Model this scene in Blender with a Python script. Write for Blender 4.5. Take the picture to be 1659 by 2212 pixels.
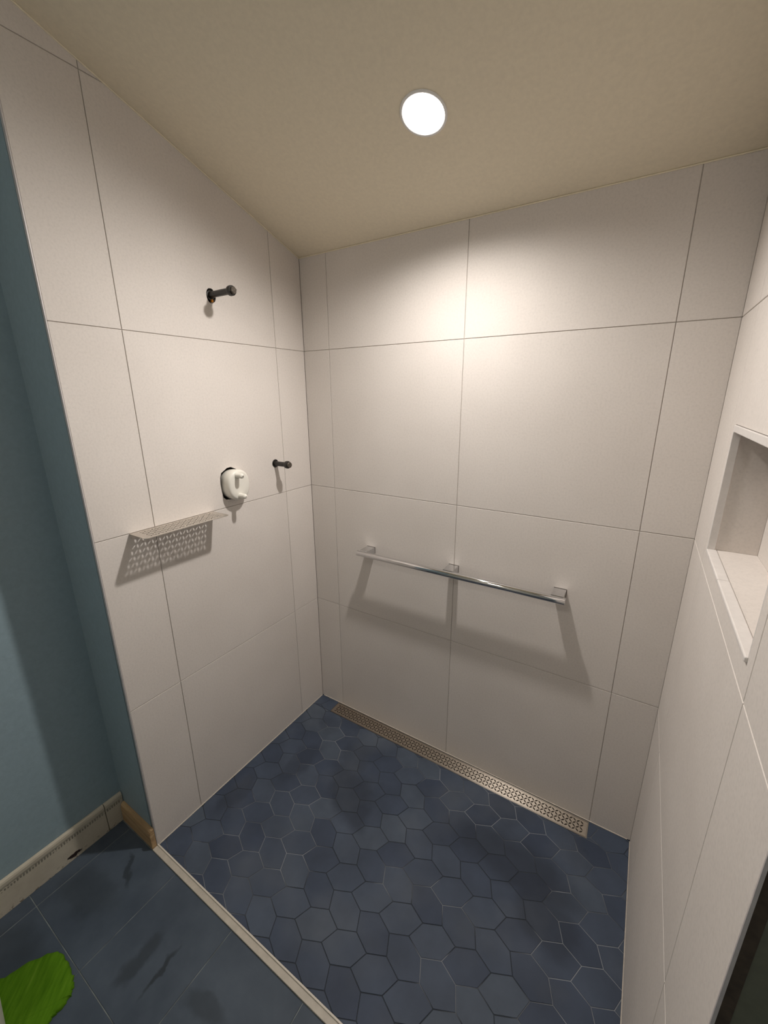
import bpy, bmesh, math, random
from mathutils import Vector, Matrix
from mathutils.geometry import tessellate_polygon

for o in list(bpy.data.objects):
    bpy.data.objects.remove(o, do_unlink=True)
scene = bpy.context.scene
COL = scene.collection
random.seed(7)

# ------------------------------------------------------------------ camera
CAM_POS = Vector((1.3234, -1.4516, 1.6133))
CAM_RIGHT = Vector((0.84756954, 0.53065322, -0.00574711))
CAM_DOWN = Vector((0.14109931, -0.23577991, -0.96150861))
CAM_FWD = Vector((-0.51158269, 0.8141345, -0.27471468))
cam_data = bpy.data.cameras.new('camera')
cam = bpy.data.objects.new('camera', cam_data)
COL.objects.link(cam)
cam_data.sensor_fit = 'HORIZONTAL'
cam_data.sensor_width = 36.0
cam_data.lens = 886.4 / 1659.0 * 36.0
cam_data.clip_start = 0.01
cam_data.clip_end = 50
rm = Matrix((CAM_RIGHT, -CAM_DOWN, -CAM_FWD)).transposed()
cam.matrix_world = Matrix.Translation(CAM_POS) @ rm.to_4x4()
scene.camera = cam

# ------------------------------------------------------------------ world, exposure, lamp strength
world = bpy.data.worlds.new('world')
scene.world = world
world.use_nodes = True
world.node_tree.nodes['Background'].inputs['Color'].default_value = (0.9, 0.95, 1.0, 1)
world.node_tree.nodes['Background'].inputs['Strength'].default_value = 0.0
scene.view_settings.view_transform = 'Standard'
scene.view_settings.look = 'None'
scene.view_settings.gamma = 1.0
scene.view_settings.use_curve_mapping = False
scene.view_settings.exposure = 0.68
scene.cycles.use_light_tree = False     # one lamp and one added fill: plain light sampling is faster
scene.cycles.max_bounces = 7
LAMP_POWER = 37.0            # spot of the recessed lamp
LAMP_STRENGTH = 9.0          # glow of its lens
LAMP_RING_STRENGTH = 7.0     # frosted ring round the lens
LAMP_COLOR = (1.0, 0.953, 0.905)
LAMP_RECESS = 0.0130
FILL_LAMP_STRENGTH = 17.0  # added fill behind the camera, lifts the shaded walls

# ------------------------------------------------------------------ dimensions (metres)
W = 1.4918                      # width of the shower between the tiled side walls
ZC, SY = 2.1624, 0.3361         # ceiling height at the back wall, slope towards the room
EL, ER = 0.944, 0.980           # depth of the left / right tiled walls
T = 0.010                       # tile thickness
ROWS = [0.0, 0.5995, 1.199, 1.7985, 2.398, 2.9975]

def ceil_z(y):
    return ZC - SY * y

# ------------------------------------------------------------------ materials
MATS = {}
def new_mat(name):
    m = bpy.data.materials.new(name)
    m.use_nodes = True
    MATS[name] = m
    nt = m.node_tree
    return m, nt, nt.nodes['Principled BSDF']

def node(nt, typ, **kw):
    n = nt.nodes.new(typ)
    for k, v in kw.items():
        if k.startswith('i_'):
            n.inputs[k[2:]].default_value = v
        else:
            setattr(n, k, v)
    return n

def position(nt):
    return node(nt, 'ShaderNodeNewGeometry').outputs['Position']

def noise(nt, vec, scale, detail=4.0, rough=0.55):
    n = node(nt, 'ShaderNodeTexNoise')
    n.inputs['Scale'].default_value = scale
    n.inputs['Detail'].default_value = detail
    n.inputs['Roughness'].default_value = rough
    if vec is not None:
        nt.links.new(vec, n.inputs['Vector'])
    return n.outputs['Fac']

def ramp(nt, fac, stops):
    r = node(nt, 'ShaderNodeValToRGB')
    el = r.color_ramp.elements
    while len(el) < len(stops):
        el.new(0.5)
    for e, (p, c) in zip(el, stops):
        e.position = p
        e.color = (c[0], c[1], c[2], 1) if hasattr(c, '__len__') else (c, c, c, 1)
    nt.links.new(fac, r.inputs['Fac'])
    return r.outputs['Color']

def mix(nt, a, b, fac, mode='MIX'):
    n = node(nt, 'ShaderNodeMix', data_type='RGBA', blend_type=mode)
    for sock, val in ((n.inputs[6], a), (n.inputs[7], b), (n.inputs[0], fac)):
        if hasattr(val, 'is_linked') or hasattr(val, 'links'):
            nt.links.new(val, sock)
        elif hasattr(val, '__len__'):
            sock.default_value = (val[0], val[1], val[2], 1)
        else:
            sock.default_value = val
    return n.outputs[2]

def math_n(nt, op, a, b=None, clamp=False):
    n = node(nt, 'ShaderNodeMath', operation=op, use_clamp=clamp)
    for i, v in enumerate((a, b)):
        if v is None:
            continue
        if hasattr(v, 'links'):
            nt.links.new(v, n.inputs[i])
        else:
            n.inputs[i].default_value = v
    return n.outputs[0]

def bump(nt, bsdf, h, strength=0.2, dist=0.002):
    b = node(nt, 'ShaderNodeBump')
    b.inputs['Strength'].default_value = strength
    b.inputs['Distance'].default_value = dist
    nt.links.new(h, b.inputs['Height'])
    nt.links.new(b.outputs['Normal'], bsdf.inputs['Normal'])

def blob_mask(nt, blobs, wobble=0.05, scale=9.0, soft=0.25):
    """stains with shapes of their own: ellipses on the floor (x, y, rx, ry, angle) with ragged edges"""
    pos = position(nt)
    nz = node(nt, 'ShaderNodeTexNoise')
    nz.inputs['Scale'].default_value = scale
    nz.inputs['Detail'].default_value = 3
    nt.links.new(pos, nz.inputs['Vector'])
    off = node(nt, 'ShaderNodeVectorMath', operation='MULTIPLY_ADD')
    nt.links.new(nz.outputs['Color'], off.inputs[0])
    off.inputs[1].default_value = (2 * wobble, 2 * wobble, 0)
    off.inputs[2].default_value = (-wobble, -wobble, 0)
    add = node(nt, 'ShaderNodeVectorMath', operation='ADD')
    nt.links.new(pos, add.inputs[0])
    nt.links.new(off.outputs[0], add.inputs[1])
    total = None
    for (x, y, rx, ry, ang, amt) in blobs:
        mp = node(nt, 'ShaderNodeMapping', vector_type='TEXTURE')
        mp.inputs['Location'].default_value = (x, y, 0)
        mp.inputs['Rotation'].default_value = (0, 0, math.radians(ang))
        mp.inputs['Scale'].default_value = (rx, ry, 1e6)
        nt.links.new(add.outputs[0], mp.inputs['Vector'])
        ln = node(nt, 'ShaderNodeVectorMath', operation='LENGTH')
        nt.links.new(mp.outputs[0], ln.inputs[0])
        mr = node(nt, 'ShaderNodeMapRange', interpolation_type='SMOOTHSTEP')
        mr.inputs['From Min'].default_value = 1.0 + soft
        mr.inputs['From Max'].default_value = 1.0 - soft
        mr.inputs['To Min'].default_value = 0
        mr.inputs['To Max'].default_value = amt
        nt.links.new(ln.outputs['Value'], mr.inputs['Value'])
        total = mr.outputs[0] if total is None else math_n(nt, 'MAXIMUM', total, mr.outputs[0])
    return total

def mat_wall_tile():
    m, nt, b = new_mat('wall_tile_ceramic')
    p = position(nt)
    big = noise(nt, p, 3.0, 2, .6)
    fine = noise(nt, p, 160.0, 1, .7)
    c = ramp(nt, big, [(0.3, (0.690, 0.635, 0.590)), (0.7, (0.735, 0.680, 0.635))])
    sp = ramp(nt, fine, [(0.25, 0.94), (0.5, 1.0), (0.75, 1.03)])
    oi = node(nt, 'ShaderNodeObjectInfo')
    ov = ramp(nt, oi.outputs['Random'], [(0, 0.97), (1, 1.02)])
    c = mix(nt, c, sp, 1.0, 'MULTIPLY')
    c = mix(nt, c, ov, 1.0, 'MULTIPLY')
    nt.links.new(c, b.inputs['Base Color'])
    b.inputs['Roughness'].default_value = 0.7
    b.inputs['Specular IOR Level'].default_value = 0.2
    mid = noise(nt, p, 70.0, 2, .7)
    bump(nt, b, mid, 0.08, 0.002)
mat_wall_tile()

def simple(name, col, rough=0.5, metal=0.0, spec=0.5, nscale=None, var=0.1, bumps=0.0):
    m, nt, b = new_mat(name)
    b.inputs['Roughness'].default_value = rough
    b.inputs['Metallic'].default_value = metal
    b.inputs['Specular IOR Level'].default_value = spec
    if nscale:
        f = noise(nt, position(nt), nscale, 2, .6)
        c = ramp(nt, f, [(0.3, tuple(x * (1 - var) for x in col)), (0.7, tuple(min(1, x * (1 + var)) for x in col))])
        nt.links.new(c, b.inputs['Base Color'])
        if bumps:
            bump(nt, b, f, bumps, 0.002)
    else:
        n = node(nt, 'ShaderNodeRGB')
        n.outputs[0].default_value = (*col, 1)
        nt.links.new(n.outputs[0], b.inputs['Base Color'])
    return m

simple('wall_grout', (0.46, 0.42, 0.38), 0.9, nscale=60, var=.15)
simple('ceiling_paint', (0.86, 0.77, 0.60), 0.85, nscale=90, var=.03)
simple('teal_paint', (0.285, 0.375, 0.42), 0.45, spec=.4, nscale=70, var=.05, bumps=.03)
simple('cream_paint', (0.68, 0.66, 0.60), 0.7, nscale=70, var=.04)
simple('shaded_wall_paint', (0.125, 0.130, 0.095), 0.6, nscale=70, var=.08)  # dark olive in place of teal: the right return's shade put into its colour
simple('chrome', (0.70, 0.70, 0.71), 0.05, 1.0)
simple('chrome_flat', (0.66, 0.66, 0.67), 0.02, 1.0)
def mat_brushed():
    m, nt, b = new_mat('brushed_steel')
    p = position(nt)
    mp = node(nt, 'ShaderNodeMapping')
    mp.inputs['Scale'].default_value = (8, 900, 900)
    nt.links.new(p, mp.inputs['Vector'])
    f = noise(nt, mp.outputs[0], 1.0, 3, .6)
    c = ramp(nt, f, [(0.3, (0.50, 0.435, 0.37)), (0.7, (0.60, 0.53, 0.45))])
    nt.links.new(c, b.inputs['Base Color'])
    b.inputs['Metallic'].default_value = 1.0
    b.inputs['Roughness'].default_value = 0.40
    b.inputs['Anisotropic'].default_value = 0.9
    t = node(nt, 'ShaderNodeCombineXYZ')
    t.inputs[1].default_value = 1.0
    nt.links.new(t.outputs[0], b.inputs['Tangent'])
mat_brushed()
simple('shelf_steel', (0.66, 0.62, 0.57), 0.48, 1.0, nscale=300, var=.05)
simple('channel_dark', (0.035, 0.024, 0.016), 0.6)
simple('cavity_dark', (0.010, 0.006, 0.004), 0.95)
simple('black_iron', (0.020, 0.017, 0.014), 0.35, 0.0, nscale=120, var=.5)
simple('worn_iron', (0.085, 0.07, 0.055), 0.4, 0.3, nscale=200, var=.4)
simple('orange_plastic', (0.85, 0.32, 0.03), 0.4)
simple('white_plastic', (0.78, 0.75, 0.68), 0.35, spec=.4)
simple('screw_steel', (0.5, 0.48, 0.45), 0.2, 1.0)
simple('lamp_trim', (0.85, 0.83, 0.80), 0.4)
simple('lamp_baffle', (0.32, 0.31, 0.30), 0.6)
simple('edge_trim', (0.62, 0.58, 0.57), 0.35, 0.2, nscale=80, var=.06)
simple('niche_trim', (0.74, 0.70, 0.67), 0.35, nscale=60, var=.04)
simple('threshold_cream', (0.50, 0.45, 0.38), 0.5, nscale=40, var=.08)
simple('threshold_lip', (0.66, 0.60, 0.52), 0.4)
simple('dark_dash', (0.05, 0.047, 0.042), 0.5)
simple('caulk', (0.56, 0.50, 0.43), 0.6, nscale=60, var=.12)
simple('backer_dark', (0.055, 0.04, 0.028), 0.9, nscale=60, var=.3)
simple('bin_white', (0.75, 0.70, 0.66), 0.35)

def mat_lens():
    m, nt, b = new_mat('lamp_lens_glow')
    e = node(nt, 'ShaderNodeEmission')
    e.inputs['Color'].default_value = (*LAMP_COLOR, 1)
    e.inputs['Strength'].default_value = LAMP_STRENGTH
    m.cycles.emission_sampling = 'NONE'
    nt.links.new(e.outputs[0], nt.nodes['Material Output'].inputs['Surface'])
mat_lens()
def mat_ring():
    m, nt, b = new_mat('lamp_ring_glow')
    e = node(nt, 'ShaderNodeEmission')
    e.inputs['Color'].default_value = (*LAMP_COLOR, 1)
    e.inputs['Strength'].default_value = LAMP_RING_STRENGTH
    m.cycles.emission_sampling = 'NONE'
    nt.links.new(e.outputs[0], nt.nodes['Material Output'].inputs['Surface'])
mat_ring()

def mat_hex():
    m, nt, b = new_mat('hex_cement')
    p = position(nt)
    oi = node(nt, 'ShaderNodeObjectInfo')
    base = ramp(nt, oi.outputs['Random'], [(0, (0.042, 0.056, 0.090)), (.45, (0.054, 0.071, 0.108)), (.8, (0.062, 0.080, 0.117)), (1, (0.076, 0.096, 0.130))])
    n1 = noise(nt, p, 7.0, 5, .6)
    v = ramp(nt, n1, [(0.3, 0.80), (0.7, 1.15)])
    c = mix(nt, base, v, 1.0, 'MULTIPLY')
    wet = blob_mask(nt, [(0.49, -0.40, 0.16, 0.075, -39, 1.0), (0.40, -0.24, 0.06, 0.10, 15, .7), (1.13, -0.31, 0.22, 0.085, -4, 1.0), (1.28, -0.42, 0.10, 0.07, -30, .9),
                         (0.20, -0.40, 0.05, 0.12, -10, .7), (0.075, -0.66, 0.045, 0.12, 0, .7),
                         (0.17, -0.15, 0.06, 0.05, 0, .5)], .06, 8.0, .35)
    c = mix(nt, c, (0.022, 0.029, 0.046), math_n(nt, 'MULTIPLY', wet, .66))
    haze = noise(nt, p, 3.2, 3, .5)
    hz = ramp(nt, haze, [(0.52, 0.0), (0.75, 0.35)])
    c = mix(nt, c, (0.14, 0.155, 0.175), hz)
    nt.links.new(c, b.inputs['Base Color'])
    b.inputs['Roughness'].default_value = 0.6
    b.inputs['Specular IOR Level'].default_value = 0.3
    bump(nt, b, noise(nt, p, 90, 4, .6), .08, .002)
mat_hex()

def mat_grout_floor():
    m, nt, b = new_mat('floor_grout')
    p = position(nt)
    n1 = noise(nt, p, 5.5, 3, .55)
    haze = blob_mask(nt, [(0.33, -0.70, 0.18, 0.26, 0, 1.0), (0.25, -0.25, 0.12, 0.14, 0, .9),
                          (0.98, -0.16, 0.40, 0.09, 0, 1.0), (1.38, -0.45, 0.12, 0.42, 0, 1.0),
                          (0.12, -0.92, 0.1, 0.05, 0, .8), (0.9, -0.55, 0.2, 0.05, 10, .7), (1.05, -.70, .1, .07, 0, .8)], .08, 7.0, .3)
    k = math_n(nt, 'MULTIPLY', haze, ramp(nt, n1, [(0.36, 0.25), (0.56, 1.0)]))
    c = mix(nt, (0.036, 0.042, 0.052), (0.27, 0.285, 0.31), k)
    nt.links.new(c, b.inputs['Base Color'])
    b.inputs['Roughness'].default_value = 0.95
mat_grout_floor()

def mat_outer_tile():
    m, nt, b = new_mat('slate_floor_tile')
    p = position(nt)
    n1 = noise(nt, p, 6.0, 5, .6)
    c = ramp(nt, n1, [(0.3, (0.050, 0.066, 0.090)), (0.7, (0.082, 0.104, 0.134))])
    wet = blob_mask(nt, [(-0.055, -1.150, 0.110, 0.060, 14, .62), (-0.01, -1.042, 0.055, 0.010, -31, .9),
                         (-0.10, -1.36, 0.10, 0.06, 20, .6), (0.268, -1.157, 0.024, 0.070, 0, .75), (0.344, -1.135, 0.008, 0.062, 3, 1.0),
                         (0.52, -1.12, 0.07, 0.022, 12, .6)], .032, 17.0, .4)
    c = mix(nt, c, (0.022, 0.028, 0.034), math_n(nt, 'MULTIPLY', wet, .75))
    nt.links.new(c, b.inputs['Base Color'])
    b.inputs['Roughness'].default_value = 0.55
    b.inputs['Specular IOR Level'].default_value = 0.3
    bump(nt, b, noise(nt, p, 60, 5, .6), .1, .002)
mat_outer_tile()
simple('outer_grout', (0.17, 0.19, 0.19), 0.95, nscale=14, var=.5)

def mat_wood():
    m, nt, b = new_mat('raw_pine')
    p = position(nt)
    mp = node(nt, 'ShaderNodeMapping')
    mp.inputs['Scale'].default_value = (6, 40, 120)
    nt.links.new(p, mp.inputs['Vector'])
    f = noise(nt, mp.outputs[0], 1.0, 4, .6)
    c = ramp(nt, f, [(0.3, (0.33, 0.20, 0.095)), (0.6, (0.50, 0.34, 0.18)), (0.8, (0.58, 0.43, 0.26))])
    nt.links.new(c, b.inputs['Base Color'])
    b.inputs['Roughness'].default_value = 0.6
    bump(nt, b, f, .2, .001)
mat_wood()

def mat_base_tile():
    m, nt, b = new_mat('cream_base_tile')
    p = position(nt)
    c = ramp(nt, noise(nt, p, 20, 4, .6), [(0.3, (0.50, 0.45, 0.36)), (0.7, (0.58, 0.53, 0.43))])
    sx = node(nt, 'ShaderNodeSeparateXYZ')
    nt.links.new(p, sx.inputs[0])
    low = node(nt, 'ShaderNodeMapRange', clamp=True)
    low.inputs['From Min'].default_value = 0.022
    low.inputs['From Max'].default_value = 0.004
    nt.links.new(sx.outputs['Z'], low.inputs['Value'])
    n2 = ramp(nt, noise(nt, p, 70, 3, .6), [(0.56, 0.0), (0.62, 1.0)])
    c = mix(nt, c, (0.10, 0.06, 0.035), math_n(nt, 'MULTIPLY', low.outputs[0], math_n(nt, 'MULTIPLY', n2, .8)))
    # the dark reddish mould spot near the bottom edge
    mp = node(nt, 'ShaderNodeMapping', vector_type='TEXTURE')
    mp.inputs['Location'].default_value = (-0.21, -1.128, 0.019)
    mp.inputs['Scale'].default_value = (0.1, 0.026, 0.012)
    nt.links.new(p, mp.inputs['Vector'])
    ln = node(nt, 'ShaderNodeVectorMath', operation='LENGTH')
    nt.links.new(mp.outputs[0], ln.inputs[0])
    d = math_n(nt, 'ADD', ln.outputs['Value'], math_n(nt, 'MULTIPLY', noise(nt, p, 130, 3, .6), 1.4))
    k = ramp(nt, d, [(0.0, 1.0), (0.6, 1.0), (0.7, 0.0)])
    k2 = node(nt, 'ShaderNodeMapRange')
    k2.inputs['From Min'].default_value = 1.55
    k2.inputs['From Max'].default_value = 1.35
    nt.links.new(d, k2.inputs['Value'])
    c = mix(nt, c, (0.022, 0.010, 0.008), k2.outputs[0])
    nt.links.new(c, b.inputs['Base Color'])
    b.inputs['Roughness'].default_value = 0.3
mat_base_tile()

def mat_green():
    m, nt, b = new_mat('green_pile')
    p = position(nt)
    mp = node(nt, 'ShaderNodeMapping')
    mp.vector_type = 'TEXTURE'
    mp.inputs['Rotation'].default_value = (0, 0, math.radians(133))
    mp.inputs['Scale'].default_value = (.09, .013, .1)
    nt.links.new(p, mp.inputs['Vector'])
    f = noise(nt, mp.outputs[0], 1.0, 4, .6)
    c = ramp(nt, f, [(0.3, (0.055, 0.150, 0.004)), (0.6, (0.095, 0.22, 0.010)), (0.8, (0.15, 0.28, 0.025))])
    nt.links.new(c, b.inputs['Base Color'])
    b.inputs['Roughness'].default_value = 0.9
    b.inputs['Specular IOR Level'].default_value = 0.1
    bump(nt, b, f, .5, .004)
mat_green()

# ------------------------------------------------------------------ mesh helpers
def link(name, mesh, mat, parent=None, origin=(0, 0, 0), smooth=False):
    o = bpy.data.objects.new(name, mesh)
    COL.objects.link(o)
    if mat:
        if not mesh.materials:
            mesh.materials.append(MATS[mat])
    if smooth:
        for p in mesh.polygons:
            p.use_smooth = True
    o.location = origin
    if parent is not None:
        o.parent = parent
        o.matrix_parent_inverse = Matrix.Identity(4)
        o.location = Vector(origin) - world_loc(parent)
    return o

WL = {}
def world_loc(o):
    v = Vector(o.location)
    while o.parent is not None:
        o = o.parent
        v += Vector(o.location)
    return v

def bm_mesh(name, bm, recalc=True):
    if recalc:
        bmesh.ops.recalc_face_normals(bm, faces=bm.faces)
    me = bpy.data.meshes.new(name)
    bm.to_mesh(me)
    bm.free()
    return me

def obj_bm(name, bm, mat, parent=None, origin=(0, 0, 0), smooth=False, angle=None):
    """bm is in world coordinates; origin is where the object's own origin sits"""
    bmesh.ops.translate(bm, vec=-Vector(origin), verts=bm.verts)
    me = bm_mesh(name, bm)
    o = link(name, me, mat, parent, origin, smooth)
    if angle is not None:
        me.set_sharp_from_angle(angle=math.radians(angle))
    return o

def structure(o):
    o['kind'] = 'structure'
    return o

def tag(o, label, cat, group=None):
    o['label'] = label
    o['category'] = cat
    if group:
        o['group'] = group
    return o

def thing(name, loc, label, cat):
    o = bpy.data.objects.new(name, None)
    o.empty_display_size = 0.03
    COL.objects.link(o)
    o.location = loc
    return tag(o, label, cat)

def add_box(bm, x0, x1, y0, y1, z0, z1, bevel=0.0, seg=2):
    r = bmesh.ops.create_cube(bm, size=1.0)
    vs = r['verts']
    for v in vs:
        v.co = Vector(((x0 + x1) / 2 + v.co.x * (x1 - x0), (y0 + y1) / 2 + v.co.y * (y1 - y0), (z0 + z1) / 2 + v.co.z * (z1 - z0)))
    if bevel:
        es = list({e for v in vs for e in v.link_edges})
        bmesh.ops.bevel(bm, geom=es, offset=bevel, segments=seg, profile=.5, affect='EDGES')

def box_obj(name, dims, mat, parent=None, bevel=0.0, origin=None, seg=2):
    bm = bmesh.new()
    add_box(bm, *dims, bevel=bevel, seg=seg)
    if origin is None:
        origin = ((dims[0] + dims[1]) / 2, (dims[2] + dims[3]) / 2, dims[4])
    return obj_bm(name, bm, mat, parent, origin)

def add_lathe(bm, base, axis, prof, n=32, cap0=True, cap1=True, phase=0.0):
    """prof: list of (distance along axis, radius)"""
    a = Vector(axis).normalized()
    t = Vector((0, 0, 1)) if abs(a.z) < .9 else Vector((1, 0, 0))
    u = a.cross(t).normalized()
    v = a.cross(u)
    rings = []
    for d, r in prof:
        rings.append([bm.verts.new(Vector(base) + a * d + (u * math.cos(phase + 2 * math.pi * i / n) + v * math.sin(phase + 2 * math.pi * i / n)) * r) for i in range(n)])
    for r0, r1 in zip(rings, rings[1:]):
        for i in range(n):
            bm.faces.new((r0[i], r0[(i + 1) % n], r1[(i + 1) % n], r1[i]))
    if cap0:
        bm.faces.new(rings[0])
    if cap1:
        bm.faces.new(rings[-1])

def clip_half(poly, a, b, c):
    """keep a*u + b*v <= c"""
    out = []
    n = len(poly)
    for i in range(n):
        p, q = poly[i], poly[(i + 1) % n]
        dp, dq = a * p[0] + b * p[1] - c, a * q[0] + b * q[1] - c
        if dp <= 1e-9:
            out.append(p)
        if (dp < -1e-9 and dq > 1e-9) or (dp > 1e-9 and dq < -1e-9):
            t = dp / (dp - dq)
            out.append((p[0] + t * (q[0] - p[0]), p[1] + t * (q[1] - p[1])))
    return out

def poly_area(p):
    return 0.5 * sum(p[i][0] * p[(i + 1) % len(p)][1] - p[(i + 1) % len(p)][0] * p[i][1] for i in range(len(p)))

def inset(poly, d):
    """inset a convex counter-clockwise polygon by d"""
    n = len(poly)
    out = list(poly)
    big = list(poly)
    for i in range(n):
        p, q = poly[i], poly[(i + 1) % n]
        ex, ey = q[0] - p[0], q[1] - p[1]
        L = math.hypot(ex, ey)
        if L < 1e-9:
            continue
        nx, ny = ey / L, -ex / L      # outward normal
        big = clip_half(big, nx, ny, nx * p[0] + ny * p[1] - d)
        if len(big) < 3:
            return None
    return big

def tile_bm(bm, poly, f, depth=T, cham=0.0008, holes=()):
    """a tile on a wall: poly in wall coordinates (u, v), f maps (u, v, out) to space"""
    if poly_area(poly) < 0:
        poly = poly[::-1]
    top = inset(poly, cham) if cham else poly
    if top is None:
        return
    if len(top) != len(poly):
        poly = top
    k = range(len(poly))
    vb = [bm.verts.new(f(*p, -depth)) for p in poly]
    vm = [bm.verts.new(f(*p, -cham)) for p in poly]
    vt = [bm.verts.new(f(*p, 0)) for p in top]
    n = len(poly)
    for i in k:
        j = (i + 1) % n
        bm.faces.new((vb[i], vb[j], vm[j], vm[i]))
        # nearest-index match between chamfer loops
        bm.faces.new((vm[i], vm[j], vt[j], vt[i]))
    if not holes:
        bm.faces.new(vt)
    else:
        allv = list(vt)
        loops = [[Vector((p[0], p[1], 0)) for p in top]]
        for h in holes:
            hv = [bm.verts.new(f(*p, 0)) for p in h]
            hb = [bm.verts.new(f(*p, -depth)) for p in h]
            for i in range(len(h)):
                j = (i + 1) % len(h)
                bm.faces.new((hv[i], hv[j], hb[j], hb[i]))
            loops.append([Vector((p[0], p[1], 0)) for p in h])
            allv += hv
        for t in tessellate_polygon(loops):
            try:
                bm.faces.new([allv[i] for i in t])
            except ValueError:
                pass

def align_start(top, poly):
    best = min(range(len(top)), key=lambda s: (top[s][0] - poly[0][0]) ** 2 + (top[s][1] - poly[0][1]) ** 2)
    return top[best:] + top[:best]
_inset = inset
def inset(poly, d):
    r = _inset(poly, d)
    return align_start(r, poly) if r else r

def circle2(u, v, r, n=20, rv=None, jitter=0.0, rnd=random):
    rv = rv or r
    return [(u + r * (1 + rnd.uniform(-jitter, jitter)) * math.cos(2 * math.pi * i / n), v + rv * (1 + rnd.uniform(-jitter, jitter)) * math.sin(2 * math.pi * i / n)) for i in range(n)]

GAP = 0.0020
def tile_wall(parent, f, ucuts, rows, ceiling, holes=(), skip=()):
    """ucuts, rows: joint positions; ceiling(poly) clips; holes: list of (col, row, [loops])"""
    for ci in range(len(ucuts) - 1):
        for ri in range(len(rows) - 1):
            if (ci, ri) in skip:
                continue
            g = GAP / 2
            u0 = ucuts[ci] + (g if ci else 0.0005)
            u1 = ucuts[ci + 1] - (g if ci < len(ucuts) - 2 else 0.0)
            v0 = rows[ri] + (g if ri else 0.001)
            v1 = rows[ri + 1] - g
            poly = ceiling([(u0, v0), (u1, v0), (u1, v1), (u0, v1)])
            if len(poly) < 3 or abs(poly_area(poly)) < 2e-5:
                continue
            hl = []
            for c, r, loops in holes:
                if (c, r) == (ci, ri):
                    hl += loops
            bm = bmesh.new()
            tile_bm(bm, poly, f, holes=hl)
            c = (sum(p[0] for p in poly) / len(poly), sum(p[1] for p in poly) / len(poly))
            obj_bm('tile', bm, 'wall_tile_ceramic', parent, f(c[0], c[1], 0))

# ------------------------------------------------------------------ the room shell
fl = lambda u, v, d: Vector((d, -u, v))           # left wall, x = 0
fb = lambda u, v, d: Vector((u, -d, v))           # back wall, y = 0
fr = lambda u, v, d: Vector((W - d, -u, v))       # right wall, x = W
side_clip = lambda poly: clip_half(poly, -SY, 1.0, ZC - 0.0005)
back_clip = lambda poly: clip_half(poly, 0.0, 1.0, ZC - 0.0005)

def prism_along_x(x0, x1, prof):
    """prof: polygon in (y, z), extruded from x0 to x1"""
    bm = bmesh.new()
    a = [bm.verts.new((x0, y, z)) for y, z in prof]
    b = [bm.verts.new((x1, y, z)) for y, z in prof]
    n = len(prof)
    for i in range(n):
        bm.faces.new((a[i], a[(i + 1) % n], b[(i + 1) % n], b[i]))
    bm.faces.new(a)
    bm.faces.new(b[::-1])
    return bm

YB = -2.75                                       # far end of the bathroom behind the camera
XL, XR = -0.222, 2.05                            # painted side walls of the bathroom
RIDGE = -2.1                                     # the slope stops here, flat beyond

# left shower wall: backing + tiles with holes for the plumbing
UP = (0.449, 1.945); LO = (0.218, 1.333); GU = (0.445, 1.284)
rh = random.Random(3)
hole_up = circle2(UP[0], UP[1] - 0.003, 0.0185, 18, 0.024, .05, rh)
hole_lo = circle2(LO[0], LO[1], 0.0175, 20, 0.0175, .02, rh)
hole_gu = [(GU[0] + a, GU[1] + b * 1.10) for a, b in [(0.052, 0.03), (0.0535, 0.006), (0.051, -0.02), (0.046, -0.04), (0.034, -0.05), (0.015, -0.052), (-0.01, -0.051), (-0.035, -0.042), (-0.048, -0.02), (-0.05, 0.01), (-0.042, 0.035), (-0.02, 0.053), (0.0, 0.0615), (0.018, 0.0600), (0.030, 0.0535), (0.045, 0.046)]]
LB = 0.022                                       # board behind the tiles
wall_left = structure(obj_bm('wall_left', prism_along_x(-T - 0.10, -T - 0.013, [(0.1, 0), (-EL + .012, 0), (-EL + .012, ceil_z(-EL + .012)), (0.1, ceil_z(0.1))]), 'wall_grout', None, (-0.06, -0.45, 0)))
bm = bmesh.new()                                 # grout bed directly behind the tiles, open at the holes
tile_bm(bm, side_clip([(0.0, 0.0), (EL - .003, 0.0), (EL - .003, 3.0), (0.0, 3.0)]), lambda u, v, d: Vector((d - .0024, -u, v)), depth=0.0195, cham=0.0, holes=[hole_up, hole_lo, hole_gu])
obj_bm('grout_bed', bm, 'wall_grout', wall_left, (-T, -0.45, 0))
lcuts = [0.0, 0.1665, 0.7640, EL]
tile_wall(wall_left, fl, lcuts, ROWS, side_clip, holes=[(1, 3, [hole_up]), (1, 2, [hole_lo, hole_gu])])
for nm, (u, v), r in (('cavity', UP, .03), ('cavity', LO, .03), ('cavity', GU, .068)):
    box_obj(nm, (-T - .0128, -T - .0105, -u - r, -u + r, v - r, v + r), 'cavity_dark', wall_left)
# edge profile of the left wall, and the open dark joint beside it
box_obj('edge_trim', (-0.0095, 0.0004, -EL - 0.0032, -EL - 0.0004, 0.001, ceil_z(-EL) - .002), 'edge_trim', wall_left)

# back shower wall
wall_back = structure(box_obj('wall_back', (-.122, W + .122, 0.0024, T + 0.09, 0, ZC - 0.001), 'wall_grout'))
tile_wall(wall_back, fb, [0.0, 0.1416, 0.7447, 1.3531, W], ROWS, back_clip)

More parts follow.
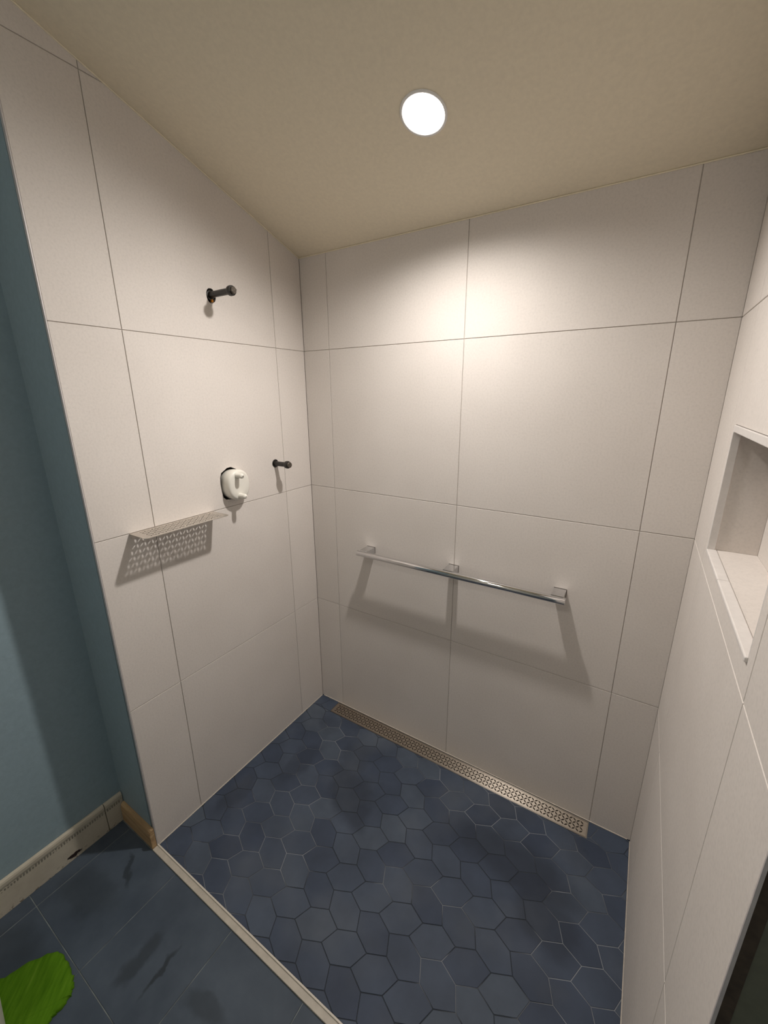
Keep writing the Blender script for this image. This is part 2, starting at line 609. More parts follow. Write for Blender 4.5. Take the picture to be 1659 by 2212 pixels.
# right shower wall with the niche
NU0, NU1, NZ0, NZ1, ND = 0.257, 0.757, 1.250, 1.541, 0.090
bm = bmesh.new()
x0, x1 = W + .0024, W + T + .012
xb = W + ND + .012
def rbox(u0, u1, z0, z1, xa, xb_):
    add_box(bm, xa, xb_, -u1, -u0, z0, z1)
rbox(0, ER - .004, 0, NZ0 - .010, x0, xb)
rbox(0, NU0 - .010, NZ0 - .010, NZ1 + .010, x0, xb)
rbox(NU1 + .010, ER - .004, NZ0 - .010, NZ1 + .010, x0, xb)
top = [(0, NZ1 + .010), (-(ER - .004), NZ1 + .010), (-(ER - .004), ceil_z(-(ER - .004)) - .001), (0, ZC - .001)]
b2 = prism_along_x(x0, xb, top)
me_tmp = bpy.data.meshes.new('tmp')
b2.to_mesh(me_tmp); b2.free()
bm.from_mesh(me_tmp)
bpy.data.meshes.remove(me_tmp)
wall_right = structure(obj_bm('wall_right', bm, 'wall_grout', None, (W + .06, -.49, 0)))
nloop = [(NU0 - .001, NZ0 - .001), (NU1 + .001, NZ0 - .001), (NU1 + .001, NZ1 + .0055), (NU0 - .001, NZ1 + .0055)]
rcuts = [0.0, 0.205, 0.786, ER]
tile_wall(wall_right, fr, rcuts, ROWS, side_clip, holes=[(1, 2, [nloop])])
# niche lining
xn = W + ND
box_obj('niche_back', (xn, xn + .010, -NU1 - .008, -NU0 + .008, NZ0 - .008, NZ1 + .008), 'wall_tile_ceramic', wall_right)
box_obj('niche_side', (W + .0125, xn - .0005, -NU0 - .0005, -NU0 + .009, NZ0 + .001, NZ1 - .001), 'wall_tile_ceramic', wall_right)
box_obj('niche_side', (W + .0125, xn - .0005, -NU1 - .009, -NU1 + .0005, NZ0 + .001, NZ1 - .001), 'wall_tile_ceramic', wall_right)
box_obj('niche_top', (W + .0125, xn - .0005, -NU1 + .001, -NU0 - .001, NZ1 - .0005, NZ1 + .009), 'wall_tile_ceramic', wall_right)
box_obj('niche_sill', (W + .0165, xn - .0005, -NU1 + .001, -NU0 - .001, NZ0 - .009, NZ0 + .0035), 'wall_tile_ceramic', wall_right)
# bright edge profiles round the opening
box_obj('niche_trim', (W - .003, W + .0122, -NU1, -NU0 - .190, NZ1 - .011, NZ1 + .004), 'niche_trim', wall_right, bevel=.0012)
box_obj('niche_trim', (W - .003, W + .0122, -NU0 - .189, -NU0, NZ1 - .011, NZ1 + .004), 'niche_trim', wall_right, bevel=.0012)
box_obj('niche_trim', (W - .003, W + .0122, -NU0 - .0035, -NU0 + .002, NZ0 + .004, NZ1 - .012), 'niche_trim', wall_right, bevel=.001)
box_obj('niche_trim', (W - .0001, W + .0122, -NU1 - .0008, -NU1 + .0035, NZ0 + .004, NZ1 - .012), 'niche_trim', wall_right, bevel=.0008)
box_obj('niche_trim', (W - .004, W + .0160, -NU0 - .200, -NU0 + .001, NZ0 - .005, NZ0 + .004), 'niche_trim', wall_right, bevel=.0022)
box_obj('niche_trim', (W - .004, W + .0160, -NU1, -NU0 - .2012, NZ0 - .005, NZ0 + .004), 'niche_trim', wall_right, bevel=.0022)
# front end of the right wall
box_obj('edge_trim', (W - .0004, W + .0032, -ER - .0030, -ER - .0004, 0.001, ceil_z(-ER) - .002), 'edge_trim', wall_right)
box_obj('edge_strip', (W + .0036, W + .0155, -ER - .0015, -ER + .0035, 0.001, ceil_z(-ER) - .002), 'backer_dark', wall_right)

# painted walls of the bathroom outside the shower
def side_prof(y0, y1):
    ys = [y0, y1]
    pts = [(y0, 0), (y1, 0)]
    if y1 < RIDGE:
        pts += [(y1, ceil_z(RIDGE)), (RIDGE, ceil_z(RIDGE))]
    else:
        pts += [(y1, ceil_z(y1))]
    pts += [(y0, ceil_z(y0))]
    return pts
bm = bmesh.new()
zt = ceil_z(-EL + .004) - .0015
rp = [(XL, 0), (-0.0175, 0), (-0.0105, 1.35), (-0.0105, zt), (XL, zt)]
fa = [bm.verts.new((x, -EL - .004, z)) for x, z in rp]
fb_ = [bm.verts.new((x, -EL + .009, z)) for x, z in rp]
for i in range(5):
    bm.faces.new((fa[i], fa[(i + 1) % 5], fb_[(i + 1) % 5], fb_[i]))
bm.faces.new(fa); bm.faces.new(fb_[::-1])
structure(obj_bm('wall_return_left', bm, 'teal_paint', None, (-.11, -EL, 0)))
box_obj('open_joint', (-0.024, -0.0098, -EL + .0095, -EL + .0110, 0.001, 1.6), 'cavity_dark', wall_left)
structure(obj_bm('wall_painted_left', prism_along_x(XL - .1, XL, side_prof(-EL + .010, YB)), 'teal_paint', None, (XL, -1.8, 0)))
structure(obj_bm('wall_return_right', prism_along_x(W + .016, XR, [(-ER + .012, 0), (-ER + .002, 0), (-ER + .002, ceil_z(-ER + .002)), (-ER + .012, ceil_z(-ER + .012))]), 'shaded_wall_paint', None, (1.8, -ER, 0)))
structure(obj_bm('wall_painted_right', prism_along_x(XR, XR + .1, side_prof(-ER + .012, YB)), 'teal_paint', None, (XR, -1.8, 0)))
structure(box_obj('wall_front', (XL - .1, XR + .1, YB - .1, YB, 0, ceil_z(RIDGE)), 'cream_paint'))

# ceiling: sloping slab with a round cut-out for the lamp, flat beyond the ridge
LC = Vector((0.750, -0.345, ceil_z(-0.345)))
LN = Vector((0, -SY, -1)).normalized()           # out of the ceiling, into the room
LT = Vector((1, 0, 0))
LS = LN.cross(LT).normalized()
CUT_R = 0.0535
def fc(u, v, d):
    """ceiling plane: u along x, v up the slope (about the lamp), d into the room"""
    return LC + LT * u + LS * v + LN * d
vdir = 1 if LS.y > 0 else -1
k = math.sqrt(1 + SY * SY)
v_back = (0.10 - LC.y) * k * vdir
v_ridge = (RIDGE - LC.y) * k * vdir
ulo, uhi = XL - .1 - LC.x, XR + .1 - LC.x
bm = bmesh.new()
cp = [(ulo, v_back), (uhi, v_back), (uhi, v_ridge), (ulo, v_ridge)]
tile_bm(bm, cp, fc, depth=0.06, cham=0.0, holes=[circle2(0, 0, CUT_R, 40)])
zr = ceil_z(RIDGE)
add_box(bm, XL - .1, XR + .1, YB - .1, RIDGE, zr, zr + .06)
structure(obj_bm('ceiling', bm, 'ceiling_paint', None, (0.75, -1.2, 2.5)))

# fine caulk line along the ceiling and down the two inner corners
def bar_between(name, a, b, r, mat, parent):
    a, b = Vector(a), Vector(b)
    bm = bmesh.new()
    add_lathe(bm, a, b - a, [(0, r), ((b - a).length, r)], 8)
    return obj_bm(name, bm, mat, parent, a)
bar_between('caulk_bead', (0.001, -.001, ZC - .002), (0.001, -EL + .01, ceil_z(-EL + .01) - .002), .0022, 'ceiling_paint', wall_left)
bar_between('caulk_bead', (0.004, -.001, ZC - .002), (W - .004, -.001, ZC - .002), .002, 'ceiling_paint', wall_back)
bar_between('caulk_bead', (0.0008, -.006, 0.0015), (0.0008, -EL + .004, 0.0015), .0022, 'caulk', wall_left)
bar_between('caulk_bead', (0.01, -.0008, 0.0015), (W - .01, -.0008, 0.0015), .0022, 'caulk', wall_back)
bar_between('caulk_bead', (W - .0006, -.006, 0.0015), (W - .0006, -ER + .004, 0.0015), .0018, 'caulk', wall_right)

# ------------------------------------------------------------------ shower floor: elongated hexagons in mirrored rows
ff = lambda u, v, d: Vector((u, v, d))
floor = structure(box_obj('floor', (-.10, W + .09, -.944, 0.09, -0.06, -0.0012), 'floor_grout'))
PX, PY = 0.1103, 0.0775
DRX0, DRX1, DRY0, DRY1 = 0.116, 1.352, -0.0775, -0.006
HB = [(-0.0665, -0.0258 + 2 * 0.0258), (-0.011, 0.0517), (0.0445, 0.0258), (0.0665, -0.0258), (0.011, -0.0517), (-0.0445, -0.0258)]
sx = PX / 0.111
HEXA = [(x * sx, y) for x, y in HB]
HEXB = [(-x, y) for x, y in HEXA][::-1]
def shrink(poly):
    if poly_area(poly) < 0:
        poly = poly[::-1]
    return inset(poly, 0.0011)
hexm = {}
def hex_mesh(key, poly):
    if key not in hexm:
        bm = bmesh.new()
        tile_bm(bm, poly, ff, depth=0.004, cham=0.0006)
        me = bm_mesh('hex_tile', bm)
        me.materials.append(MATS['hex_cement'])
        hexm[key] = me
    return hexm[key]
X0, Y0 = 0.383, -0.582
rz = random.Random(11)
YF = -0.9415
for r in range(-8, 10):
    y = Y0 + r * PY
    typ = r % 2
    for c in range(-6, 14):
        x = X0 + (c + 0.5 * typ) * PX
        base = HEXA if typ == 0 else HEXB
        poly = [(x + a, y + b) for a, b in base]
        q = clip_half(poly, -1, 0, -0.001)
        q = clip_half(q, 1, 0, W - 0.001) if len(q) > 2 else q
        q = clip_half(q, 0, -1, -YF) if len(q) > 2 else q
        q = clip_half(q, 0, 1, -0.001) if len(q) > 2 else q
        if len(q) < 3 or abs(poly_area(q)) < 6e-5:
            continue
        pieces = [q]
        if max(p[1] for p in q) > DRY0 and max(p[0] for p in q) > DRX0 and min(p[0] for p in q) < DRX1:
            pieces = [clip_half(q, 0, 1, DRY0 - .001)]
            top = clip_half(q, 0, -1, -DRY0 + .001)
            if len(top) > 2:
                pieces.append(clip_half(top, 1, 0, DRX0 - .001))
                pieces.append(clip_half(top, -1, 0, -DRX1 - .001))
        for pc in pieces:
            if len(pc) < 3 or abs(poly_area(pc)) < 6e-5:
                continue
            full = len(pc) == 6 and abs(abs(poly_area(pc)) - abs(poly_area(base))) < 1e-7
            tilt = (rz.uniform(-.0004, .0004))
            if full:
                me = hex_mesh(typ, shrink(list(base)))
                o = link('hex_tile', me, None, floor, (x, y, tilt))
            else:
                s = shrink(pc)
                if not s or len(s) < 3 or abs(poly_area(s)) < 4e-5:
                    continue
                bm = bmesh.new()
                tile_bm(bm, s, ff, depth=0.004, cham=0.0005)
                cx = sum(p[0] for p in s) / len(s); cy = sum(p[1] for p in s) / len(s)
                obj_bm('hex_tile', bm, 'hex_cement', floor, (cx, cy, tilt * .5))

# bathroom floor outside the threshold
floor_outer = structure(box_obj('floor_outer', (XL - .1, XR + .1, YB - .1, -0.945, -0.06, -0.0015), 'outer_grout'))
xs = [-0.455 + .3 * i for i in range(10)]
ys = [-0.966 - .299 * i for i in range(7)]
for i in range(len(xs) - 1):
    for j in range(len(ys) - 1):
        a0, a1 = max(xs[i] + .0012, XL + .001), min(xs[i + 1] - .0012, XR - .001)
        b1, b0 = ys[j] - .0012, max(ys[j + 1] + .0012, YB + .001)
        if a1 - a0 < .01 or b1 - b0 < .01:
            continue
        bm = bmesh.new()
        tile_bm(bm, [(a0, b0), (a1, b0), (a1, b1), (a0, b1)], ff, depth=.006, cham=.0007)
        obj_bm('floor_tile', bm, 'slate_floor_tile', floor_outer, ((a0 + a1) / 2, (b0 + b1) / 2, 0))
# right part of the opening: floor strip between threshold and return wall
thr = tag(box_obj('threshold_strip', (0.001, W - .001, -0.9660, -0.9445, -0.0008, 0.0050), 'threshold_cream', bevel=.0012), 'long cream threshold strip between blue hexagon floor and outer floor', 'threshold')
box_obj('raised_lip', (0.001, W - .001, -0.9478, -0.9428, -0.0005, 0.0090), 'threshold_lip', thr, bevel=.001)

# ------------------------------------------------------------------ skirting outside
bt = structure(box_obj('baseboard_left', (XL + .0002, XL + .0016, YB + .001, -EL - .006, 0.0, 0.126), 'wall_grout'))
def base_piece(y0, y1):
    # cream base tile with a rounded cap moulding; profile in (x, z)
    prof = [(XL + .0018, 0.001), (XL + .0105, 0.001), (XL + .0105, 0.1010), (XL + .0120, 0.1035), (XL + .0128, 0.1085), (XL + .0128, 0.1180), (XL + .0105, 0.1240), (XL + .0070, 0.1275), (XL + .0018, 0.1285)]
    bm = bmesh.new()
    a = [bm.verts.new((x, y0, z)) for x, z in prof]
    b = [bm.verts.new((x, y1, z)) for x, z in prof]
    for i in range(len(prof)):
        j = (i + 1) % len(prof)
        bm.faces.new((a[i], a[j], b[j], b[i]))
    bm.faces.new(a); bm.faces.new(b[::-1])
    t = obj_bm('base_tile', bm, 'cream_base_tile', bt, (XL + .006, (y0 + y1) / 2, 0))
    # printed band of small dark dashes under the cap
    bm = bmesh.new()
    n = int((y1 - y0 - .006) / .0082)
    for i in range(n):
        yc = y0 + .005 + i * .0082
        for kk, (dz, ln) in enumerate(((0.0, .0052), (-.0030, .0040), (-.0060, .0052), (-.0088, .0034))):
            if rz.random() < .12:
                continue
            add_box(bm, XL + .0103, XL + .01065, yc, yc + ln, 0.0985 + dz - .0008, 0.0985 + dz + .0008)
    o = obj_bm('printed_band', bm, 'dark_dash', t, (XL + .0105, (y0 + y1) / 2, .095))
    o['kind'] = 'stuff'
    return t
yj = [-0.9492, -1.0130, -1.3600, -1.6170, -1.9190, -2.2210, -2.5230, YB + .002]
for y1, y0 in zip(yj, yj[1:]):
    base_piece(y0 + .0012, y1 - .0012)
# raw wooden strip along the foot of the return wall
bm = bmesh.new()
prof = [(-EL - .0045, 0.001), (-EL - .0200, 0.001), (-EL - .0200, 0.066), (-EL - .0180, 0.077), (-EL - .0135, 0.084), (-EL - .0045, 0.086)]
bm.free()
ws = tag(obj_bm('wooden_skirting', prism_along_x(XL + .014, -0.0005, prof), 'raw_pine', None, (-.11, -EL - .012, 0)), 'short raw wood skirting strip at the foot of the teal wall return', 'skirting')
bm = bmesh.new()
add_box(bm, -0.0125, 0.0, -EL - .0208, -EL - .0200, 0.001, 0.075)
obj_bm('end_grain', bm, 'raw_pine', ws, (-.006, -EL - .0204, 0))

# ------------------------------------------------------------------ perforated plate with petal slots
def petal_plate(bm, origin, eu, ev, en, nu, nv, g, thick, lens_len=0.80, lens_w=0.30, border=(0, 0, 0, 0), outline=None):
    """cells of size g; every cell holds one lens-shaped slot along a diagonal, alternating"""
    O, eu, ev, en = Vector(origin), Vector(eu), Vector(ev), Vector(en)
    def P(u, v, d):
        return O + eu * u + ev * v + en * d
    L = g * math.sqrt(2) * lens_len / 2
    wd = g * lens_w
    lens = []
    m = 6
    for i in range(m):
        t = -1 + 2 * i / m
        lens.append((t * L, -wd / 2 * (1 - t * t)))
    for i in range(m):
        t = 1 - 2 * i / m
        lens.append((t * L, wd / 2 * (1 - t * t)))
    cache = {}
    grid = {}
    def gv(i, j, d):
        k = (i, j, d)
        if k not in grid:
            grid[k] = bm.verts.new(P(i * g, j * g, d))
        return grid[k]
    for s in (0, 1):
        an = math.pi / 4 if s == 0 else -math.pi / 4
        pl = [(g / 2 + a * math.cos(an) - b * math.sin(an), g / 2 + a * math.sin(an) + b * math.cos(an)) for a, b in lens]
        sq = [(0, 0), (g, 0), (g, g), (0, g)]
        tri = tessellate_polygon([[Vector((a, b, 0)) for a, b in sq], [Vector((a, b, 0)) for a, b in pl]])
        cache[s] = (pl, tri)
    for i in range(nu):
        for j in range(nv):
            pl, tri = cache[(i + j) % 2]
            lo = {}
            for d in (0.0, -thick):
                vs = [gv(i, j, d), gv(i + 1, j, d), gv(i + 1, j + 1, d), gv(i, j + 1, d)] + [bm.verts.new(P(i * g + a, j * g + b, d)) for a, b in pl]
                lo[d] = vs[4:]
                for t in tri:
                    bm.faces.new([vs[q] for q in t])
            a, b = lo[0.0], lo[-thick]
            for q in range(len(a)):
                w = (q + 1) % len(a)
                bm.faces.new((a[q], a[w], b[w], b[q]))
    # solid border: ring between the grid rectangle and the outline
    inner = [(i, 0) for i in range(nu)] + [(nu, j) for j in range(nv)] + [(i, nv) for i in range(nu, 0, -1)] + [(0, j) for j in range(nv, 0, -1)]
    outs = {}
    for d in (0.0, -thick):
        ov = [bm.verts.new(P(u, v, d)) for u, v in outline]
        outs[d] = ov
        iv = [gv(i, j, d) for i, j in inner]
        loops = [[Vector((u, v, 0)) for u, v in outline], [Vector((i * g, j * g, 0)) for i, j in inner]]
        allv = ov + iv
        for t in tessellate_polygon(loops):
            try:
                bm.faces.new([allv[q] for q in t])
            except ValueError:
                pass
    a, b = outs[0.0], outs[-thick]
    for q in range(len(a)):
        w = (q + 1) % len(a)
        bm.faces.new((a[q], a[w], b[w], b[q]))

def rounded_rect(u0, v0, u1, v1, rs, n=5):
    """rs: corner radii (u0v0, u1v0, u1v1, u0v1)"""
    pts = []
    for (cu, cv, r, a0) in ((u0, v0, rs[0], 180), (u1, v0, rs[1], 270), (u1, v1, rs[2], 0), (u0, v1, rs[3], 90)):
        if r <= 0:
            pts.append((cu, cv))
            continue
        mu = cu + (r if cu == u0 else -r)
        mv = cv + (r if cv == v0 else -r)
        for i in range(n + 1):
            a = math.radians(a0 + 90 * i / n)
            pts.append((mu + r * math.cos(a), mv + r * math.sin(a)))
    return pts

# linear drain
drain = thing('linear_drain', ((DRX0 + DRX1) / 2, (DRY0 + DRY1) / 2, 0), 'long steel linear drain with petal slots along the foot of the back wall', 'drain')
g = 0.01325
nu, nv = 91, 4
du = (DRX1 - DRX0 - .006)
ou, ov = (du - nu * g) / 2, 0.0055
bm = bmesh.new()
petal_plate(bm, (DRX0 + .003 + ou, DRY0 + .004 + ov, 0.0006), (1, 0, 0), (0, 1, 0), (0, 0, 1), nu, nv, g, 0.0014, .86, .43,
            outline=[(-ou, -ov), (nu * g + ou, -ov), (nu * g + ou, DRY1 - DRY0 - .008 - ov), (-ou, DRY1 - DRY0 - .008 - ov)])
obj_bm('grate', bm, 'brushed_steel', drain, drain.location)
bm = bmesh.new()
for d in ((DRX0, DRX1, DRY0, DRY0 + .0025), (DRX0, DRX1, DRY1 - .0025, DRY1), (DRX0, DRX0 + .0022, DRY0 + .0025, DRY1 - .0025), (DRX1 - .0022, DRX1, DRY0 + .0025, DRY1 - .0025)):
    add_box(bm, *d, -.0010, .0009)
obj_bm('frame', bm, 'brushed_steel', drain, drain.location)
bm = bmesh.new()
add_box(bm, DRX0 + .0023, DRX1 - .0023, DRY0 + .0026, DRY1 - .0026, -.0011, -.00105)
obj_bm('channel', bm, 'channel_dark', drain, drain.location)

# perforated corner shelf on the left wall
shelf = thing('wall_shelf', (0.002, -0.695, 1.1985), 'perforated steel shelf with petal slots on the left tiled wall', 'shelf')
g = 0.0118
nu, nv = 22, 6
SL, SD = 0.302, 0.094
bm = bmesh.new()
ou, ov = (SL - nu * g) / 2, 0.0125
petal_plate(bm, (0.0005 + ov, -0.846 + ou, 1.1995), (0, 1, 0), (1, 0, 0), (0, 0, 1), nu, nv, g, 0.0015, .78, .36,
            outline=rounded_rect(-ou, -ov, nu * g + ou, SD - ov, (0, 0, .010, .010)))
obj_bm('plate', bm, 'shelf_steel', shelf, shelf.location)
box_obj('mounting_flange', (0.0002, 0.0018, -0.846 + .004, -0.846 + SL - .004, 1.1990 - .0175, 1.1973), 'shelf_steel', shelf)

# ------------------------------------------------------------------ grab rail on the back wall
rail = thing('grab_rail', (0.744, 0, 0.936), 'polished chrome grab rail on three square brackets along the back wall', 'grab rail')
RY, RZ, RR = -0.068, 0.936, 0.0125
bm = bmesh.new()
xa, xz = 0.311, 1.176
add_lathe(bm, (xa, RY, RZ), (1, 0, 0), [(0, RR - .002), (.0008, RR - .0007), (.002, RR), (xz - xa - .002, RR), (xz - xa - .0008, RR - .0007), (xz - xa, RR - .002)], 40)
obj_bm('bar', bm, 'chrome', rail, (xa, RY, RZ), smooth=True, angle=35)
for bx in (0.342, 0.744, 1.148):
    box_obj('bracket', (bx - .0205, bx + .0205, RY + .003, -0.0002, RZ - .014, RZ + .014), 'chrome_flat', rail, bevel=.0006, seg=1)
    box_obj('bracket_shadow_gap', (bx - .0214, bx + .0214, -0.0012, -0.0001, RZ - .0149, RZ + .0149), 'worn_iron', rail)  # thin dark plate added to draw the shadow gap behind each bracket

# ------------------------------------------------------------------ black pipe stubs and the valve guard
def stub(u, v, L, label, orange=False):
    t = thing('pipe_stub', (0, -u, v), label, 'pipe')
    bm = bmesh.new()
    add_lathe(bm, (-.019, -u, v), (1, 0, 0), [(0, .0102), (L - .018 + .019, .0102)], 28)
    obj_bm('pipe', bm, 'black_iron', t, (0, -u, v), smooth=True, angle=40)
    bm = bmesh.new()
    c = L - .022
    add_lathe(bm, (c, -u, v), (1, 0, 0), [(0, .0125), (.002, .0152), (.005, .0160), (.013, .0160), (.016, .0148), (.0165, .0095)], 28)
    cap = obj_bm('end_cap', bm, 'black_iron', t, (c, -u, v), smooth=True, angle=40)
    bm = bmesh.new()
    add_lathe(bm, (c + .016, -u, v), (1, 0, 0), [(0, .0118), (.007, .0118), (.0085, .0105), (.0086, .007)], 6 if orange else 20, phase=.3)
    obj_bm('plug', bm, 'worn_iron', cap, (c + .016, -u, v))
    bm = bmesh.new()
    add_lathe(bm, (-.0085, -u, v - (.001 if orange else 0)), (1, 0, 0), [(0, .0145), (.006, .0150), (.0065, .0112)], 20, cap1=False)
    obj_bm('collar', bm, 'black_iron', t, (-.008, -u, v), smooth=True, angle=40)
    if orange:
        box_obj('orange_tab', (-.006, .0012, -u + .0005, -u + .0065, v - .0225, v - .0135), 'orange_plastic', t, bevel=.001)
    return t
stub(UP[0], UP[1], 0.118, 'upper black iron pipe stub high on left wall with orange tab below', True)
stub(LO[0], LO[1], 0.084, 'lower black pipe stub beside the white valve guard near the corner')

guard = thing('valve_guard', (0, -GU[0], GU[1]), 'white plastic shower valve guard with two pegs set in the left wall', 'valve guard')
bm = bmesh.new()
GR = 0.0490
FX = 0.040
def squircle(n, r, p=2.25):
    out = []
    for i in range(n):
        a = 2 * math.pi * i / n
        c, s = math.cos(a), math.sin(a)
        k_ = (abs(c) ** p + abs(s) ** p) ** (-1 / p)
        out.append((r * k_ * c, r * 1.20 * k_ * s))
    return out
sq = squircle(48, 1.0)
rings = []
CU = GU[0] - .004
for x, r in ((-.019, GR - .003), (0.0, GR - .001), (FX - .012, GR), (FX - .006, GR - .0012), (FX - .002, GR - .0042), (FX, GR - .009), (FX + .0005, GR * .5)):
    rings.append([bm.verts.new((x, -CU + a * r, GU[1] + b * r)) for a, b in sq])
for r0, r1 in zip(rings, rings[1:]):
    for i in range(48):
        bm.faces.new((r0[i], r0[(i + 1) % 48], r1[(i + 1) % 48], r1[i]))
bm.faces.new(rings[0]); bm.faces.new(rings[-1])
obj_bm('body', bm, 'white_plastic', guard, guard.location, smooth=True, angle=60)
def peg(u, v, L, screw):
    bm = bmesh.new()
    r = .0098
    prof = [(0, r + .0025), (.003, r), (L - r * .9, r)]
    for i in range(1, 7):
        a = math.pi / 2 * i / 6
        prof.append((L - r * .9 + r * .9 * math.sin(a), max(r * math.cos(a), .0012)))
    add_lathe(bm, (FX - .002, -u, v), (1, 0, 0), prof, 24)
    o = obj_bm('peg', bm, 'white_plastic', guard, (FX, -u, v), smooth=True, angle=60)
    bm = bmesh.new()
    rr = .0030 if screw else .0014
    add_lathe(bm, (FX - .002 + L - .0012, -u, v), (1, 0, 0), [(0, rr), (.0012, rr), (.002, rr * .6)], 14)
    obj_bm('screw', bm, 'screw_steel', o, (FX + L, -u, v))
peg(0.4520, 1.3240, 0.037, True)
peg(0.4460, 1.2440, 0.036, False)

# ------------------------------------------------------------------ recessed lamp
lamp = thing('recessed_lamp', LC, 'glowing round recessed lamp in the sloping ceiling', 'ceiling lamp')
bm = bmesh.new()
prof = [(-.0005, .0595), (.0022, .0590), (.0030, .0570), (.0030, .0535), (.0015, .0522), (-.0005, .0524), (-.001, .0532)]
n = 48
rings = [[bm.verts.new(fc(r * math.cos(2 * math.pi * i / n), r * math.sin(2 * math.pi * i / n), d)) for i in range(n)] for d, r in prof]
for a, b in zip(rings, rings[1:] + rings[:1]):
    for i in range(n):
        bm.faces.new((a[i], a[(i + 1) % n], b[(i + 1) % n], b[i]))
obj_bm('trim_ring', bm, 'lamp_trim', lamp, LC, smooth=True, angle=50)
bm = bmesh.new()
prof = [(-.0008, .0523), (-LAMP_RECESS, .0503), (-LAMP_RECESS - .001, .0515), (-.0012, .0531)]
rings = [[bm.verts.new(fc(r * math.cos(2 * math.pi * i / n), r * math.sin(2 * math.pi * i / n), d)) for i in range(n)] for d, r in prof]
for a, b in zip(rings, rings[1:] + rings[:1]):
    for i in range(n):
        bm.faces.new((a[i], a[(i + 1) % n], b[(i + 1) % n], b[i]))
obj_bm('baffle', bm, 'lamp_baffle', lamp, LC, smooth=True, angle=50)
def disc_part(name, r0, r1, mat):
    bm = bmesh.new()
    def ring(r, d):
        return [bm.verts.new(fc(r * math.cos(2 * math.pi * i / n), r * math.sin(2 * math.pi * i / n), d)) for i in range(n)]
    d1, d0 = -LAMP_RECESS + .0008, -LAMP_RECESS - .0012
    o1, o0 = ring(r1, d1), ring(r1, d0)
    if r0 <= 0:
        bm.faces.new(o1); bm.faces.new(o0[::-1])
        for i in range(n):
            bm.faces.new((o1[i], o1[(i + 1) % n], o0[(i + 1) % n], o0[i]))
    else:
        i1, i0 = ring(r0, d1), ring(r0, d0)
        for a_, b_ in ((o1, i1), (i1, i0), (i0, o0), (o0, o1)):
            for i in range(n):
                bm.faces.new((a_[i], a_[(i + 1) % n], b_[(i + 1) % n], b_[i]))
    return obj_bm(name, bm, mat, lamp, LC)
disc_part('glowing_lens', 0, .0300, 'lamp_lens_glow')
disc_part('frosted_ring', .0301, .0500, 'lamp_ring_glow')
sl = bpy.data.lights.new('lamp_light', 'SPOT')
sl.energy = LAMP_POWER
sl.color = LAMP_COLOR
sl.spot_size = math.radians(170)
sl.spot_blend = 1.0
sl.shadow_soft_size = 0.030
so = bpy.data.objects.new('lamp_light', sl)
COL.objects.link(so)
so.parent = lamp
so.location = LN * 0.006
so.rotation_euler = LN.to_track_quat('-Z', 'Y').to_euler()

# ------------------------------------------------------------------ green mat and white bin outside
outline = [(-0.050, -1.420), (-0.018, -1.382), (0.005, -1.322), (0.040, -1.281), (0.072, -1.272), (0.110, -1.273), (0.145, -1.278), (0.168, -1.287), (0.186, -1.302), (0.194, -1.325), (0.192, -1.350), (0.210, -1.375), (0.235, -1.41), (0.27, -1.46), (0.30, -1.53), (0.30, -1.62), (0.22, -1.70), (0.08, -1.70), (-0.03, -1.60), (-0.08, -1.50)]
rm_ = random.Random(5)
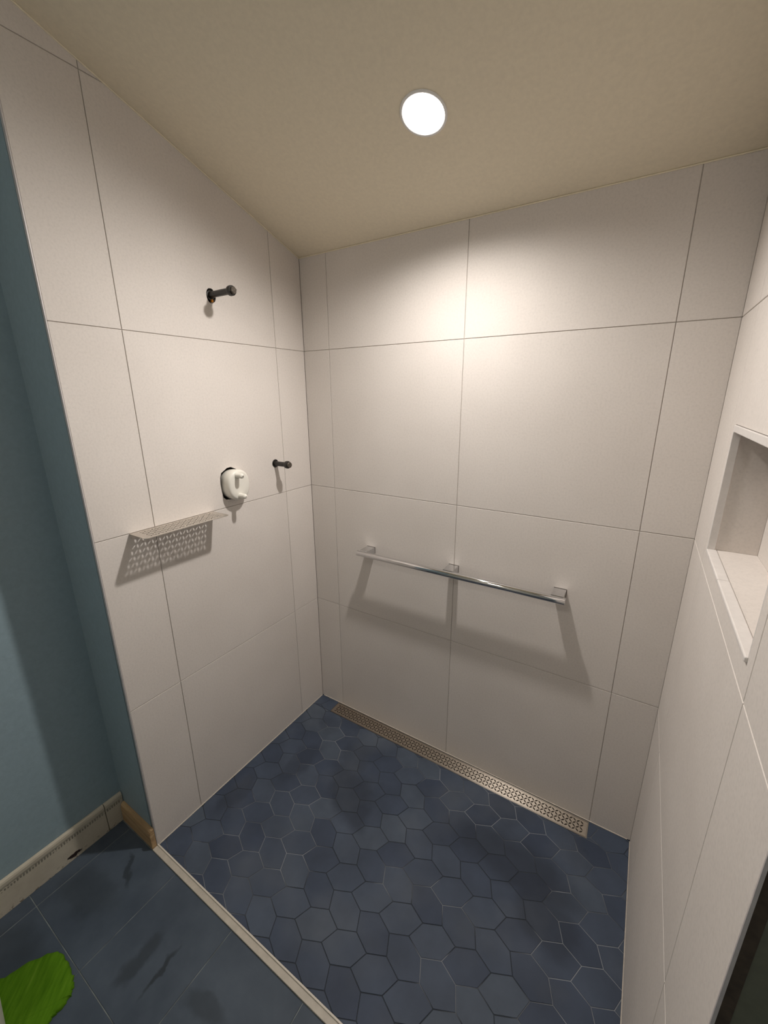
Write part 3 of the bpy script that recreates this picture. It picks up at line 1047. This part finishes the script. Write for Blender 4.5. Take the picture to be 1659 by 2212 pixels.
# ragged outline: subdivide with jitter
pts = []
for i in range(len(outline)):
    p, q = outline[i], outline[(i + 1) % len(outline)]
    for s in range(5):
        t = s / 5
        pts.append((p[0] + (q[0] - p[0]) * t + rm_.uniform(-.0025, .0025), p[1] + (q[1] - p[1]) * t + rm_.uniform(-.0025, .0025)))
cx, cy = 0.11, -1.44
bm = bmesh.new()
prev = None
for s, h in ((1.0, 0.0012), (0.992, 0.007), (0.97, 0.0105), (0.9, 0.012), (0.75, 0.0125), (0.5, 0.0125), (0.25, 0.0125)):
    ring = [bm.verts.new((cx + (x - cx) * s, cy + (y - cy) * s, h + (rm_.uniform(-.001, .001) if h > .005 else 0))) for x, y in pts]
    if prev:
        for i in range(len(ring)):
            j = (i + 1) % len(ring)
            bm.faces.new((prev[i], prev[j], ring[j], ring[i]))
    else:
        bm.faces.new(ring[::-1])
    prev = ring
bm.faces.new(prev)
tag(obj_bm('bath_mat', bm, 'green_pile', None, (cx, cy, 0.0), smooth=True, angle=70), 'bright green ragged-edged mat lying on the dark floor tiles', 'mat')

bin_c = Vector((0.100, -1.51, 0.0140))
wb = thing('waste_bin', bin_c, 'white rounded bin cut off by the lower left frame edge', 'bin')
bm = bmesh.new()
add_lathe(bm, bin_c, (0, 0, 1), [(0, .088), (.004, .092), (.24, .112), (.24, .108), (.008, .088)], 48)
obj_bm('body', bm, 'bin_white', wb, bin_c, smooth=True, angle=40)
bm = bmesh.new()
add_lathe(bm, bin_c + Vector((0, 0, .236)), (0, 0, 1), [(0, .1125), (.001, .116), (.006, .1165), (.008, .114), (.008, .109), (0, .1085)], 48, cap0=False, cap1=False)
obj_bm('rim', bm, 'bin_white', wb, bin_c, smooth=True, angle=40)

# ------------------------------------------------------------------ added fill light: unseen round lamp on the flat ceiling behind the camera
BL = Vector((0.9, -2.42, ceil_z(RIDGE)))
fill_obj = thing('fill_lamp', BL, 'unseen round fill lamp added on the ceiling behind the camera', 'ceiling lamp')
bm = bmesh.new()
add_lathe(bm, BL, (0, 0, -1), [(0.0005, .175), (.022, .175), (.026, .168)], 48)
obj_bm('base', bm, 'lamp_trim', fill_obj, BL, smooth=True, angle=40)
m, nt, b = new_mat('fill_diffuser')
e = node(nt, 'ShaderNodeEmission')
e.inputs['Color'].default_value = (1.0, 0.95, 0.89, 1)
e.inputs['Strength'].default_value = FILL_LAMP_STRENGTH
nt.links.new(e.outputs[0], nt.nodes['Material Output'].inputs['Surface'])
bm = bmesh.new()
prof = [(0.0262, .166)] + [(0.027 + .045 * math.sin(math.pi / 2 * i / 4), max(.166 * math.cos(math.pi / 2 * i / 4), .004)) for i in range(0, 5)]
add_lathe(bm, BL, (0, 0, -1), prof, 24)
obj_bm('diffuser', bm, 'fill_diffuser', fill_obj, BL, smooth=True, angle=60)
